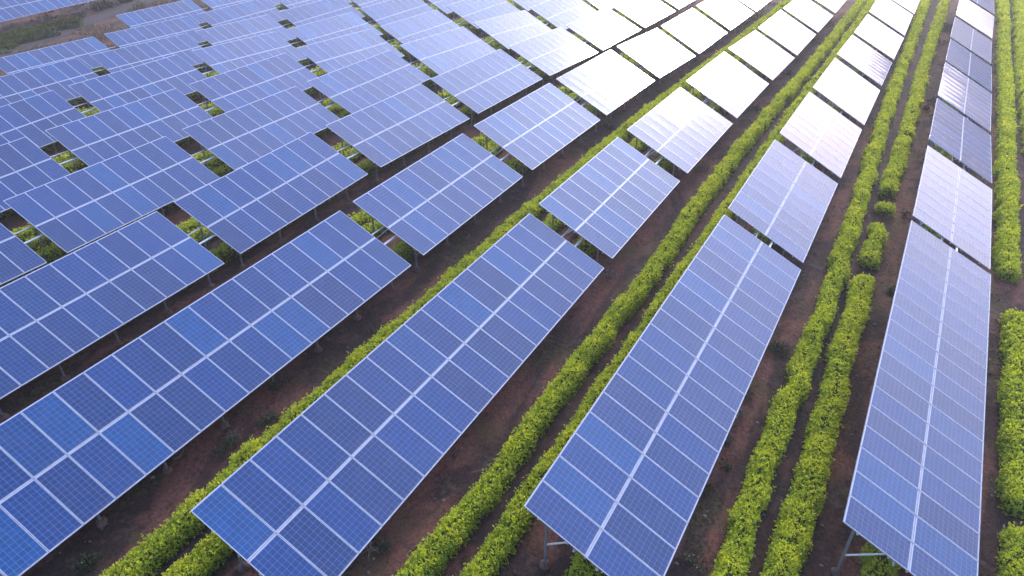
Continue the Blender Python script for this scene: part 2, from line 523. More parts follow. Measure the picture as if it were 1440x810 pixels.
M_HILL = make_plain('misted_wooded_hill', (0.075, 0.070, 0.085), (0.13, 0.115, 0.13), 0.02, 1.0, 0.5, 6.0)  # woodland colour lifted towards mauve, mist painted into it

# ------------------------------------------------------------------ ground, one sheet to the horizon
def axis(lo, hi, step, far):
    a = list(np.arange(lo, hi + 1e-6, step))
    s, v, left = step, lo, []
    while v > -far:
        s *= 1.35; v -= s; left.append(v)
    s, v, right = step, hi, []
    while v < far:
        s *= 1.35; v += s; right.append(v)
    return np.array(left[::-1] + a + right)


def vnoise(x, y, seed=0, octaves=4, scale=1.0):
    """smooth value noise built from sines with fixed random phases"""
    r = np.random.default_rng(seed)
    out = np.zeros_like(x)
    amp, k = 1.0, scale
    for _ in range(octaves):
        for _ in range(4):
            a = r.uniform(0, 2 * math.pi); ph = r.uniform(0, 2 * math.pi); kk = k * r.uniform(0.7, 1.4)
            out += amp * 0.25 * np.sin((x * math.cos(a) + y * math.sin(a)) * kk + ph)
        amp *= 0.55; k *= 1.9
    return out


gx, gy = axis(-112, 16, 0.3, 1300), axis(-6, 118, 0.3, 1300)
GX, GY = np.meshgrid(gx, gy)
near = (GX > -130) & (GX < 40) & (GY > -30) & (GY < 140)
GZ = ground_z(GX, GY)
rough = vnoise(GX, GY, 3, 4, 2.2) * 0.05 + vnoise(GX, GY, 5, 2, 7.0) * 0.028
rough += np.random.default_rng(2).normal(0, 0.018, GX.shape)
GZ = GZ + np.where(near, rough, 0.0) + np.where(near, 0.0, vnoise(GX, GY, 9, 3, 0.01) * 1.5)
nx, ny = len(gx), len(gy)
gv = np.stack([GX, GY, GZ], -1).reshape(-1, 3)
ii = (np.arange(ny - 1)[:, None] * nx + np.arange(nx - 1)[None, :]).ravel()
gf = np.stack([ii, ii + 1, ii + nx + 1, ii + nx], -1).astype(np.int32)
gme = bpy.data.meshes.new('ground')
gme.vertices.add(len(gv)); gme.vertices.foreach_set('co', gv.astype(np.float32).ravel())
gme.loops.add(gf.size); gme.loops.foreach_set('vertex_index', gf.ravel())
gme.polygons.add(len(gf))
gme.polygons.foreach_set('loop_start', np.arange(0, gf.size, 4, dtype=np.int32))
gme.polygons.foreach_set('loop_total', np.full(len(gf), 4, dtype=np.int32))
gme.polygons.foreach_set('use_smooth', np.ones(len(gf), dtype=bool))
gme.materials.append(M_SOIL)
gme.update(calc_edges=True)
# soil colour is darkened along the furrow of every hedge pair
FURROW_X = [0.08, -6.95, -13.95, -21.1, -28.4, -35.4, -42.8, -50.4, -57.9, -65.2, 7.6]
furrow_mask = np.zeros(GX.shape)
for mx_ in FURROW_X:
    furrow_mask = np.maximum(furrow_mask, np.exp(-(np.abs(GX - mx_ + 0.12 * np.sin(GY * 0.7)) / 0.95) ** 4))
ma = gme.attributes.new('furrow_dark', 'FLOAT', 'POINT')
ma.data.foreach_set('value', furrow_mask.astype(np.float32).ravel())
ground = link(bpy.data.objects.new('ground', gme)); ground['kind'] = 'structure'

# dirt track that curves past the last rows
trk = [(-72.5, 24.0), (-76.2, 32.0), (-79.0, 38.2), (-81.6, 44.0), (-84.6, 51.0), (-87.0, 58.0), (-90.5, 68.0)]
tv, tf = [], []
tp = []
for i in range(len(trk) - 1):
    for q in range(12):
        a = q / 12
        tp.append((trk[i][0] * (1 - a) + trk[i + 1][0] * a, trk[i][1] * (1 - a) + trk[i + 1][1] * a))
for i, (x, y) in enumerate(tp):
    d = Vector((tp[min(i + 1, len(tp) - 1)][0] - tp[max(i - 1, 0)][0], tp[min(i + 1, len(tp) - 1)][1] - tp[max(i - 1, 0)][1], 0)).normalized()
    s = Vector((d.y, -d.x, 0))
    wob_l, wob_r = 0.18 * math.sin(i * 0.9), 0.2 * math.sin(i * 0.63 + 1)
    for k in range(9):
        o = -1.25 - wob_l + (2.5 + wob_l + wob_r) * k / 8
        px, py = x + s.x * o, y + s.y * o
        rut = -0.05 * (math.exp(-((o - 0.7) / 0.22) ** 2) + math.exp(-((o + 0.7) / 0.22) ** 2))
        edge = -0.06 if k in (0, 8) else 0.0
        tv.append((px, py, gz(px, py) + 0.085 + rut + edge))
    if i:
        b = (i - 1) * 9
        for k in range(8):
            tf.append((b + k, b + k + 1, b + k + 10, b + k + 9))
track = link(bpy.data.objects.new('dirt_track', mesh_from('dirt_track', tv, tf, [M_TRACK], smooth=True))); track['kind'] = 'structure'

# two ridges round the valley, out of the frame but mirrored in the far glass
def ridge(name, r0, depth, tops, mat):
    hv, hf = [], []
    NA, NB = 170, 10
    for i in range(NA + 1):
        az = -70 + 170 * i / NA
        top = r0 * math.tan(R(tops(az)))
        for k in range(NB + 1):
            f = k / NB
            rr = r0 - depth * (1 - f)
            hgt = top * math.sin(f * math.pi / 2) ** 0.9 * (1 + 0.04 * math.sin(az * 1.3 + f * 7))
            hv.append((math.sin(R(az)) * rr, math.cos(R(az)) * rr, -3 + hgt))
    for i in range(NA):
        for k in range(NB):
            b = i * (NB + 1) + k
            hf.append((b, b + NB + 1, b + NB + 2, b + 1))
    o = link(bpy.data.objects.new(name, mesh_from(name, hv, hf, [mat], smooth=True)))
    o['kind'] = 'structure'


ridge('hills', 520, 210, lambda a: 3.9 + 0.5 * math.sin(a * 0.23 + 1) + 0.3 * math.sin(a * 0.6), M_HILL)
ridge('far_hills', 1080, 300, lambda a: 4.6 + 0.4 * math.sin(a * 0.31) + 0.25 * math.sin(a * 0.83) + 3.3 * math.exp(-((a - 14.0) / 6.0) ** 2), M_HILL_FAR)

# ------------------------------------------------------------------ morning haze over the field
HAZE = 0.0009
hv, hf = [], []
box(hv, hf, -2100.0, 2100.0, -2100.0, 2100.0, -8.0, 190.0)
mh = bpy.data.materials.new('haze'); mh.use_nodes = True
hn, hl = mh.node_tree.nodes, mh.node_tree.links
hn.clear()
ho = hn.new('ShaderNodeOutputMaterial'); hp = hn.new('ShaderNodeVolumePrincipled')
hp.inputs['Color'].default_value = (0.96, 0.90, 0.92, 1.0)
hp.inputs['Density'].default_value = HAZE
hp.inputs['Anisotropy'].default_value = 0.35
hl.new(hp.outputs[0], ho.inputs['Volume'])
haze = link(bpy.data.objects.new('haze', mesh_from('haze', hv, hf, [mh]))); haze['kind'] = 'stuff'

# ------------------------------------------------------------------ solar tables
MW, ML = 0.957, 1.982      # module size across the row direction / down the slope
LIP, DEPTH = 0.012, 0.040
# aluminium frame with white back
vs_, fs_, fm_ = [], [], []
hx, hy = ML / 2, MW / 2
for x0, x1, y0, y1 in ((-hx, hx, -hy, -hy + LIP), (-hx, hx, hy - LIP, hy), (-hx, -hx + LIP, -hy + LIP, hy - LIP), (hx - LIP, hx, -hy + LIP, hy - LIP)):
    n0 = len(fs_)
    box(vs_, fs_, x0, x1, y0, y1, -DEPTH, 0.0)
    fm_ += [0] * (len(fs_) - n0)
b = len(vs_)
vs_ += [(-hx + LIP, -hy + LIP, -0.022), (hx - LIP, -hy + LIP, -0.022), (hx - LIP, hy - LIP, -0.022), (-hx + LIP, hy - LIP, -0.022)]
fs_.append((b, b + 3, b + 2, b + 1)); fm_.append(1)
ME_PANEL = mesh_from('panel', vs_, fs_, [M_FRAME, M_BACK], fm_)
# glass, sagging a few millimetres between its edges
GN, GM = 6, 4
vs_, fs_ = [], []
sx, sy = hx - LIP, hy - LIP
for j in range(GM + 1):
    for i in range(GN + 1):
        u, v = i / GN * 2 - 1, j / GM * 2 - 1
        vs_.append((u * sx, v * sy, -0.003 - 0.0035 * (1 - u * u) * (1 - v * v)))
for j in range(GM):
    for i in range(GN):
        b = j * (GN + 1) + i
        fs_.append((b, b + 1, b + GN + 2, b + GN + 1))
ME_GLASS = mesh_from('glass', vs_, fs_, [M_CELL], smooth=True)
uvl = ME_GLASS.uv_layers.new(name='UVMap')
for lp in ME_GLASS.loops:
    co = ME_GLASS.vertices[lp.vertex_index].co
    uvl.data[lp.index].uv = ((co.x + sx) / (2 * sx), (co.y + sy) / (2 * sy))


def unit_box(name, mat):
    v, f = [], []
    box(v, f, -0.5, 0.5, -0.5, 0.5, -0.5, 0.5)
    return mesh_from(name, v, f, [mat])


def unit_tube(name, mat):          # length 1 from 0 down to -1, radius 1
    v, f = [], []
    tube(v, f, [(0, 0, 0), (0, 0, -1)], 1.0, 10)
    return mesh_from(name, v, f, [mat], smooth=False)


ME_PURLIN = unit_box('purlin', M_WHITE)
ME_CLAMP = unit_box('clamp', M_STEEL)
ME_RAFTER = unit_box('rafter', M_STEEL)
ME_POST = unit_tube('post', M_STEEL)
ME_BRACE = unit_tube('brace', M_WHITE)
ME_RAIL = unit_tube('tie_rail', M_WHITE)
v, f = [], []
tube(v, f, [(0, 0, -0.12), (0, 0, 0.02), (0, 0, 0.10), (0, 0, 0.15)], [0.18, 0.17, 0.13, 0.08], 12)
r_ = random.Random(4)
v = [Vector(p) + Vector((r_.uniform(-.02, .02), r_.uniform(-.02, .02), r_.uniform(-.015, .015))) for p in v]
ME_FOOT = mesh_from('footing', v, f, [M_FOOT], smooth=True)

ROWS = 'EDCBAZYXWVUT'
ROWNAME = ['rightmost row', 'second row from right', 'third row from right', 'fourth row from right', 'fifth row from right',
           'sixth row from right', 'seventh row from right', 'eighth row from right', 'ninth row from right',
           'tenth row from right', 'eleventh row from right', '']
ORD = ['nearest', 'second nearest', 'third nearest', 'fourth nearest', 'fifth nearest', 'sixth nearest', 'seventh nearest', 'eighth nearest']
LOOK = {
    'E0': 'long blue solar table paling at its far end', 'E1': 'cream white glaring solar table', 'E2': 'purple solar table with wavy pale stripes',
    'E3': 'streaked pinkish solar table', 'E4': 'dark steel blue mirroring solar table', 'E5': 'mauve striped solar table',
    'D0': 'long blue solar table with visible rear post', 'D1': 'pale lavender solar table', 'D4': 'pinkish striped solar table',
    'C0': 'long vivid blue solar table', 'C1': 'light lavender blue solar table', 'B0': 'long vivid blue solar table', 'B1': 'mid blue solar table',
    'B2': 'pale lavender solar table', 'A0': 'long deep blue solar table', 'A1': 'purplish blue solar table', 'A2': 'lavender blue solar table',
}


def look_of(k):
    if k in LOOK:
        return LOOK[k]
    r, i = ROWS.index(k[0]), int(k[1])
    if r <= 4:
        return 'glaring white solar table'
    if i == 0:
        return 'deep blue solar table cut by the left edge'
    pale = i - (0 if r < 8 else -1)
    return ['deep blue', 'plain blue', 'lavender blue', 'pale lavender', 'whitish lavender', 'whitish', 'whitish', 'white'][min(pale, 7)] + ' solar table'


def child(name, me, parent, mat4):
    o = bpy.data.objects.new(name, me)
    COL.objects.link(o)
    o.parent = parent
    o.matrix_basis = mat4
    return o


def T_(x, y, z):
    return Matrix.Translation((x, y, z))


def S_(x, y, z):
    return Matrix.Diagonal((x, y, z, 1.0))


def aim(a, b, rad):
    """matrix that puts the unit tube between points a and b"""
    d = b - a
    q = d.to_track_quat('-Z', 'Y')
    return Matrix.Translation(a) @ q.to_matrix().to_4x4() @ S_(rad, rad, d.length)


rt = random.Random(21)
for t in TABLES:
    key, x, y, z, n = t[0], t[1], t[2], t[3], t[7]
    M = table_frame(t)
    zg = gz(x, y)
    root = bpy.data.objects.new('solar_table', None)
    root.empty_display_size = 0.5
    COL.objects.link(root)
    root.location = (x, y, zg)
    i = ROWS.index(key[0])
    k = int(key[1])
    if key[0] == 'T':
        root['label'] = 'lavender blue solar table beyond the dirt track at the top left corner'
    else:
        k0 = k - (1 if key[0] == 'U' else 0)
        root['label'] = '%s, %s of the %s' % (look_of(key), ORD[k0], ROWNAME[i])
    root['category'] = 'solar table'
    root['group'] = 'solar tables standing in rows'
    ML_ = T_(0, 0, 0)
    base = Matrix.Translation((0, 0, z - zg)) @ M.to_3x3().to_4x4()
    L = n * PITCH
    for j in range(n):
        for s in (-1, 1):
            jig = Matrix.Rotation(R(rt.gauss(0, 0.09)), 4, 'X') @ Matrix.Rotation(R(rt.gauss(0, 0.07)), 4, 'Y')
            pm = base @ T_(s * (0.008 + ML / 2), (j + 0.5) * PITCH - L / 2, 0) @ jig
            p = child('panel', ME_PANEL, root, pm)
            child('glass', ME_GLASS, p, Matrix.Identity(4))
    for px in (-1.5, -0.55, 0.0, 0.55, 1.5):
        child('purlin', ME_PURLIN, root, base @ T_(px, 0, -DEPTH - 0.032) @ S_(0.045, L - 0.02, 0.06))
    ys = [-3.7 + 2.45 * q for q in range(4)] if n == 9 else [(-8.15 if key[0] in 'EDC' else -7.41) + 2.27 * q for q in range(8)]
    for py in ys:
        child('rafter', ME_RAFTER, root, base @ T_(0.0, py, -0.15) @ S_(3.5, 0.06, 0.09))
        feet = []
        for px, rad in ((-1.5, 0.042), (1.0, 0.042)):
            top = base @ Vector((px, py, -0.15))
            zz = gz(x + top.x, y + top.y) - zg
            bot = Vector((top.x, top.y, zz - 0.03))
            ps = child('post', ME_POST, root, aim(top, bot, rad))
            fm = ps.matrix_basis.inverted() @ Matrix.Translation((top.x, top.y, zz)) @ Matrix.Rotation(rt.uniform(0, 6), 4, 'Z') @ S_(rt.uniform(.85, 1.15), rt.uniform(.85, 1.15), rt.uniform(.8, 1.2))
            child('footing', ME_FOOT, ps, fm)
            feet.append((top, bot))
        a = feet[0][0].lerp(feet[0][1], 0.65)
        bb = base @ Vector((-0.08, py, -0.19))
        child('brace', ME_BRACE, root, aim(a, bb, 0.028))
    # clamps where four modules meet
    if key[0] in 'EDCBA' and k < 2:
        for j in range(1, n):
            child('clamp', ME_CLAMP, root, base @ T_(0, j * PITCH - L / 2, 0.004) @ S_(0.07, 0.05, 0.012))
    # rails that run on to the next table of the row
    for px, pz, rad, ext in ((0.42, -0.16, 0.05, GAP + 0.35), (-0.3, -0.20, 0.03, GAP + 0.1)):
        prev = next((q for q in TABLES if q[0] == key[0] + str(k - 1)), None)
        if prev is None:
            a = base @ Vector((px, -L / 2 + 0.02, pz))
        else:                       # reaches under the far edge of the table before it
            a = table_frame(prev) @ Vector((px, prev[7] * PITCH / 2 - 0.2, pz - 0.03)) - Vector((x, y, zg))
        bb = base @ Vector((px, L / 2 - 0.05, pz))
        child('tie_rail', ME_RAIL, root, aim(a, bb, rad))

# ------------------------------------------------------------------ foliage builders
CAMP = np.array([0, 0, 17.63])


def leaf_quads(base, nrm, size, width, r, up=0.45, spread=0.8):
    """diamond leaves: base points, outward normals, lengths"""
    n = len(base)
    d = nrm * 0.6 + np.array([0, 0, up]) + r.normal(0, spread * 0.6, (n, 3))
    d /= np.linalg.norm(d, axis=1, keepdims=True)
    side = np.cross(d, nrm + r.normal(0, 0.5, (n, 3)))
    side /= np.linalg.norm(side, axis=1, keepdims=True) + 1e-9
    l = size[:, None]; w = (size * width)[:, None]
    v = np.empty((n, 4, 3))
    v[:, 0] = base
    v[:, 1] = base + d * l * 0.5 + side * w * 0.5
    v[:, 2] = base + d * l
    v[:, 3] = base + d * l * 0.5 - side * w * 0.5
    return v.reshape(-1, 3)


def hedge(label, path, y0, y1, width, height, seed, shade=0.0, cover=2.1, tint=1.0, group='tea hedges between the panel rows'):
    """path: list of (x, y) centre points"""
    r = np.random.default_rng(seed)
    px = np.array([p[0] for p in path]); py = np.array([p[1] for p in path])
    Ln = y1 - y0
    # bush positions along the hedge
    bs, bw, bh, bo = [], [], [], []
    s = y0 + 0.3
    while s < y1 + 0.5:
        bs.append(s); bw.append(r.uniform(0.86, 1.14)); bh.append(r.uniform(0.88, 1.14)); bo.append(r.normal(0, 0.055))
        s += r.uniform(0.75, 1.35)
    bs, bw, bh, bo = map(np.array, (bs, bw, bh, bo))

    def prof(s):
        d = np.abs(s[:, None] - bs[None, :])
        w = np.exp(-(d / 0.42) ** 2) + 1e-4
        wi = w / w.sum(1, keepdims=True)
        dip = np.clip(w.max(1), 0, 1)
        env = 0.90 + 0.10 * dip ** 0.6
        endf = np.clip(np.minimum(s - y0, y1 - s) / 0.35, 0, 1)
        env = env * np.sqrt(np.clip(1 - (1 - endf) ** 2, 0.02, 1))
        return (wi * bw).sum(1) * env, (wi * bh).sum(1) * (0.9 * env + 0.1), (wi * bo).sum(1)

    # core
    ns = max(int(Ln / 0.35), 6)
    ss = np.linspace(y0 + 0.22, y1 - 0.22, ns)
    kw, kh, ko = prof(ss)
    cx = np.interp(ss, py, px) + ko
    cz = ground_z(cx, ss)
    cv, cf = [], []
    NP = 8
    for i in range(ns):
        for k in range(NP + 1):
            a = math.pi * k / NP
            jr = 1 + r.normal(0, 0.05)
            cv.append((cx[i] + math.cos(a) * width * 0.40 * kw[i] * jr, ss[i], cz[i] - 0.06 + (abs(math.sin(a)) ** 0.7) * height * 0.86 * kh[i] * jr))
    for i in range(ns - 1):
        for k in range(NP):
            b = i * (NP + 1) + k
            cf.append((b, b + 1, b + NP + 2, b + NP + 1))
    b = (ns - 1) * (NP + 1)
    cf.append(tuple(range(NP, -1, -1))); cf.append(tuple(range(b, b + NP + 1)))
    # leaves, fewer and larger with distance
    mids = np.arange(y0, y1, 1.0)
    allv, allc = [], []
    for m0 in mids:
        seg = min(1.0, y1 - m0)
        mx = float(np.interp(m0, py, px))
        d = math.sqrt(mx * mx + m0 * m0 + 290)
        lf = max(0.057, 0.0022 * d)
        cnt = int(seg * (width + 2 * height) * cover / (0.5 * lf * lf * 0.55))
        if cnt < 1:
            continue
        s = m0 + r.uniform(0, seg, cnt)
        a = r.uniform(-0.12, math.pi + 0.12, cnt)
        kw, kh, ko = prof(s)
        dep = 1 - np.abs(r.normal(0, 0.09, cnt))
        lump = 1 + 0.045 * np.sin(s * 7.3 + 2.1 * a + seed) * np.sin(a * 4 + s * 3.1) + 0.05 * vnoise(s * 1.0, a * 0.5, seed, 3, 9.0)
        ca, sa = np.cos(a), np.sin(a)
        x = np.interp(s, py, px) + ko + np.sign(ca) * np.abs(ca) ** 0.75 * width * 0.47 * kw * dep * lump
        zloc = np.abs(sa) ** 0.62 * height * kh * dep * lump * np.where(sa < 0, -0.1, 1.0)
        z = ground_z(x, s) + zloc
        nrm = np.stack([ca / (width * .5), r.normal(0, 0.35, cnt), sa / height], -1)
        nrm /= np.linalg.norm(nrm, axis=1, keepdims=True)
        size = lf * r.uniform(0.7, 1.35, cnt)
        # leaves sit in little shoots: several spring from one point that stands off the bush
        base = np.stack([x, s, z], -1)
        ns_ = max(cnt // 6, 1)
        src = np.repeat(np.arange(ns_), 6)[:cnt]
        src = np.concatenate([src, r.integers(0, ns_, max(cnt - len(src), 0))])
        off = np.abs(r.normal(0, 0.055, ns_)) - 0.01
        base = base[src] + nrm[src] * off[src][:, None] + np.array([0, 0, 1.0]) * (off[src] * 0.7)[:, None] + r.normal(0, 0.012, (cnt, 3))
        nrm = nrm[src]; zloc = zloc[src]; dep = dep[src]
        allv.append(leaf_quads(base, nrm, size, 0.5, r, 0.5, 1.1))
        # new flush on the table of the bush, older leaves down the sides and inside
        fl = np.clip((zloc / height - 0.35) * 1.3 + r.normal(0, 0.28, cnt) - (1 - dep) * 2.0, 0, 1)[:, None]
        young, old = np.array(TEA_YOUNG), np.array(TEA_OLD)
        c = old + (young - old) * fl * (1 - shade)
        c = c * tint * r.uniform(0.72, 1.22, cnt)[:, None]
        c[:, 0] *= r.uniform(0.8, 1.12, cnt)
        allc.append(c)
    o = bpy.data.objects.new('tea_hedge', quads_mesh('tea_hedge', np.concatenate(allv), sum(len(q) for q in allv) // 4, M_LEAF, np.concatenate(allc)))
    COL.objects.link(o)
    link(bpy.data.objects.new('twigs', mesh_from('twigs', cv, cf, [M_CORE], smooth=True)), o)
    o['label'] = label; o['category'] = 'hedge'; o['group'] = group
    return o


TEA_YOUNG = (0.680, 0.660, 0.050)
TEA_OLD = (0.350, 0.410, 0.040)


def y_far(x):
    return 106.5 + 0.53 * x


def y_near(x):
    return max(3 + 0.59 * (x + 18), 3 - 0.54 * (x + 18)) - 6.0


W, H = 0.74, 0.56
# right of the first row
hedge('bright tea hedge at the right edge, nearest piece below the first gap', [(6.51, 10), (6.61, 30)], 13, 19.0, 0.86, 0.60, 101)
hedge('bright tea hedge along the right edge, middle piece between two gaps', [(6.45, 10), (6.6, 30)], 19.7, 31.0, 0.86, 0.60, 102)
hedge('long bright tea hedge right of the rightmost row, running on to the top', [(6.3, 30), (6.5, 46), (6.95, 72), (7.05, 108)], 34.2, 108, 0.86, 0.58, 103)
hedge('tea hedge cut by the right edge of the picture, far end only', [(7.9, 40), (8.35, 80), (8.75, 110)], 52, 110, 0.82, 0.57, 104)
# between first and second rows
hedge('long unbroken tea hedge, left of the pair between the two rightmost rows', [(-0.64, 8), (-0.6, 20), (-0.4, 30), (-0.57, 42), (-0.8, 60), (-0.82, 110)], y_near(-.6), 106, 0.70, 0.60, 105)
hedge('nearest piece of the broken hedge between the two rightmost rows', [(0.63, 8), (0.78, 20), (0.71, 31)], y_near(.6), 30.6, 0.80, 0.60, 106)
hedge('short piece of tea hedge between bare gaps beside the rightmost row', [(0.7, 30), (0.75, 37)], 32.0, 36.2, 0.74, 0.53, 107)
hedge('single small round tea bush in the gap of the broken hedge', [(0.7, 37), (0.7, 39.5)], 37.9, 38.9, 0.75, 0.45, 108)
hedge('far piece of the broken hedge between the two rightmost rows', [(0.7, 40), (0.82, 52), (0.8, 70), (1.1, 95), (1.1, 110)], 40.2, 50.0, 0.74, 0.57, 109)
hedge('farthest piece of the broken hedge between the two rightmost rows', [(0.7, 40), (0.82, 52), (0.8, 70), (1.1, 95), (1.1, 110)], 50.3, 107, 0.74, 0.57, 110)
# between second and third rows
hedge('long bright tea hedge, left of the pair between second and third rows from right', [(-7.95, 4), (-7.8, 15), (-7.6, 24), (-7.8, 40), (-7.55, 60), (-7.3, 104)], y_near(-7.7), 102, 0.68, 0.60, 111)
hedge('tea hedge half hidden behind the second row from right', [(-6.77, 6), (-6.47, 14), (-6.27, 24), (-6.27, 60), (-6.12, 104)], y_near(-6.2), 103, 0.70, 0.58, 112)
# between third and fourth rows
hedge('tea hedge peeping along the upper edge of the third row from right', [(-14.85, 2), (-14.8, 15), (-14.75, 30), (-14.75, 60), (-14.6, 100)], y_near(-14.8), 98, 0.74, 0.60, 113)
hedge('short tea hedge at the bottom edge under the third row from right', [(-13.45, 2), (-13.3, 30), (-13.2, 100)], y_near(-13.2), 98, 0.74, 0.55, 114)

rowx = {'E': 3.75, 'D': -3.4, 'C': -10.45, 'B': -17.45, 'A': -24.95, 'Z': -32.1, 'Y': -39.2, 'X': -46.7, 'W': -54.35, 'V': -61.8, 'U': -68.8}
pairs = ['fourth and fifth', 'fifth and sixth', 'sixth and seventh', 'seventh and eighth', 'eighth and ninth', 'ninth and tenth', 'tenth and eleventh']
sd = 200
for i, rk in enumerate('AZYXWVU'):
    x = rowx[rk] + 0.15
    for off, nm in ((-4.15 + 7.2, 'left'), (-2.85 + 7.2, 'right')):
        xx = rowx[rk] + off + (0.0 if rk in 'AZ' else 0.3)
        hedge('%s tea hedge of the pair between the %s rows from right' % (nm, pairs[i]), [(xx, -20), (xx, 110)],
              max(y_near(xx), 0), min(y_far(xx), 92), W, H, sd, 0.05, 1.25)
        sd += 1
for i, rk in enumerate('EDCBAZYXWVU'):
    xx = rowx[rk] - 0.62
    ya, yb = max(y_near(xx), 0.0), min(y_far(xx), 92)
    if rk == 'U':
        ya = 43.0
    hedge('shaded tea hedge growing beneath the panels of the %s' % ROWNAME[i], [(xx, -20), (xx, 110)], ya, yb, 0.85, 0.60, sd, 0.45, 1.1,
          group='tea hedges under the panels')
    sd += 1
# dull hedges by the track
for i, (pa, yb, h) in enumerate((([(-82.6, 28), (-82.6, 47)], 46.5, 0.85), ([(-80.6, 28), (-80.7, 43)], 42.5, 0.85), ([(-78.9, 26), (-79.0, 38)], 37.2, 0.8))):
    hedge(('dull green hedge nearest the far table beyond the track', 'dull green hedge, middle of three by the dirt track', 'short dull hedge closest to the dirt track')[i],
          pa, 27, yb, 1.3, h, 300 + i, 0.8, 1.4, 0.2, group='dull hedges by the dirt track')


# ------------------------------------------------------------------ weeds, shrubs, litter
def weed(name, label, x, y, rad, h, col, seed, group, leaf=0.09, dens=1.0):
    r = np.random.default_rng(seed)
    d = math.sqrt(x * x + y * y + 290)
    lf = max(leaf, 0.0024 * d)
    n = max(int(dens * rad * rad * 11 / (lf * lf)), 30)
    nb = max(4, int(rad * 9))
    cxy = np.clip(r.normal(0, rad * 0.4, (nb, 2)), -0.6 * rad, 0.6 * rad); ch = h * r.uniform(0.45, 1.0, nb); cr = rad * r.uniform(0.25, 0.5, nb)
    pick = r.integers(0, nb, n)
    u = r.normal(0, 1, (n, 3)); u /= np.linalg.norm(u, axis=1, keepdims=True)
    rr = r.uniform(0.2, 1, n) ** 0.5
    pos = np.stack([x + cxy[pick, 0] + u[:, 0] * cr[pick] * rr, y + cxy[pick, 1] + u[:, 1] * cr[pick] * rr, np.abs(u[:, 2]) * rr * ch[pick]], -1)
    pos[:, 2] += ground_z(pos[:, 0], pos[:, 1])
    c = np.array(col) * r.uniform(0.55, 1.35, n)[:, None] * (1 + r.normal(0, 0.10, (n, 3)))
    c = np.clip(c, 0.004, 0.5)
    me = quads_mesh(name, leaf_quads(pos, u, lf * r.uniform(0.6, 1.5, n), 0.42, r, 0.6), n, M_WEED, c)
    o = link(bpy.data.objects.new(name, me))
    v, f = [], []
    for q in range(nb):
        bx, by = x + cxy[q, 0] * 0.4, y + cxy[q, 1] * 0.4
        zb = gz(bx, by)
        tube(v, f, [(bx, by, zb - 0.05), (x + cxy[q, 0] * .8, y + cxy[q, 1] * .8, zb + ch[q] * .5), (x + cxy[q, 0], y + cxy[q, 1], zb + ch[q] * .9)], [0.012, 0.009, 0.004], 5)
    link(bpy.data.objects.new('stems', mesh_from('stems', v, f, [M_TWIG])), o)
    o['label'] = label; o['category'] = 'weed' if name == 'weed_clump' else 'shrub'; o['group'] = group
    return o


AISLE = lambda x: ('rightmost row' if x > 4.5 else 'aisle left of the rightmost row' if x > -3 else 'aisle left of the second row from right' if x > -10 else
                   'aisle left of the third row from right' if x > -17.3 else 'aisle left of the fourth row from right')
WEEDS = [(-16.74, 12.29), (-15.96, 10.93), (-9.44, 9.03), (-1.86, 15.84), (-1.48, 13.06), (-1.75, 17.06), (-14.9, 21.07), (-19.9, 36.16),
         (-8.87, 37.58), (-8.9, 50.26), (-8.9, 61.45), (-15.8, 79.31), (-15.97, 60.22), (-15.9, 55.4), (-12.9, 26.1), (-1.75, 75.84), (-1.9, 69.43),
         (1.75, 58.94), (2.08, 60.63), (2.3, 57.16), (1.96, 30.73), (1.75, 38.81), (-1.75, 53.09), (1.95, 87.81), (-22.6, 39.53), (-22.4, 31.71),
         (-16.24, 40.94), (-16.3, 4.46), (-15.9, 9.24), (-2.17, 20.36), (-2.25, 17.97), (-1.7, 23.64), (-15.9, 16.47), (-2.1, 36.21), (5.7, 32.42), (5.55, 27.07)]
WCOL = [(0.060, 0.075, 0.040), (0.050, 0.070, 0.035), (0.070, 0.080, 0.050), (0.045, 0.060, 0.025)]
by_aisle = {}
for i, (x, y) in enumerate(WEEDS):
    by_aisle.setdefault(AISLE(x), []).append((y, i))
for a, lst in by_aisle.items():
    lst.sort()
NUM = ['nearest', 'second', 'third', 'fourth', 'fifth', 'sixth', 'seventh', 'eighth', 'ninth', 'tenth', 'eleventh', 'twelfth', 'thirteenth', 'fourteenth', 'fifteenth', 'sixteenth', 'seventeenth', 'eighteenth', 'nineteenth', 'twentieth']
for a, lst in by_aisle.items():
    for k, (y, i) in enumerate(lst):
        x = WEEDS[i][0]
        rr = random.Random(500 + i)
        rad = rr.uniform(0.28, 0.6); h = rr.uniform(0.18, 0.42)
        if i == 8:
            rad, h = 0.5, 0.75
        where = 'beside the ' + a if a == 'rightmost row' else 'in the ' + a
        weed('weed_clump', 'dull weed clump, %s %s' % (NUM[k], where), x, y, rad, h, WCOL[i % 4], 600 + i, 'weed clumps in the bare aisles')

SHR = [((-80.4, 41.6), 0.9, 0.7, (0.13, 0.15, 0.10), 'pale grey green shrub beside the dirt track'),
       ((-81.9, 45.2), 0.8, 0.6, (0.085, 0.11, 0.06), 'dusty green shrub behind the pale one at the track'),
       ((-77.4, 35.2), 0.6, 0.5, (0.14, 0.16, 0.08), 'small pale shrub near the left edge by the track'),
       ((-84.2, 55.2), 0.9, 0.8, (0.12, 0.12, 0.05), 'yellowish shrub at the top edge beside the track'),
       ((-87.6, 52.6), 1.5, 1.1, (0.035, 0.045, 0.022), 'dark bush at the far table end near the top edge'),
       ((-88.8, 56.6), 1.7, 1.2, (0.040, 0.050, 0.026), 'dark bush beyond the far table at the top edge'),
       ((-86.0, 48.3), 1.1, 0.8, (0.030, 0.038, 0.020), 'low dark bush in front of the far table')]
for i, ((x, y), rad, h, c, lab) in enumerate(SHR):
    weed('roadside_shrub', lab, x, y, rad, h, c, 700 + i, 'shrubs by the dirt track', 0.12, 1.3)

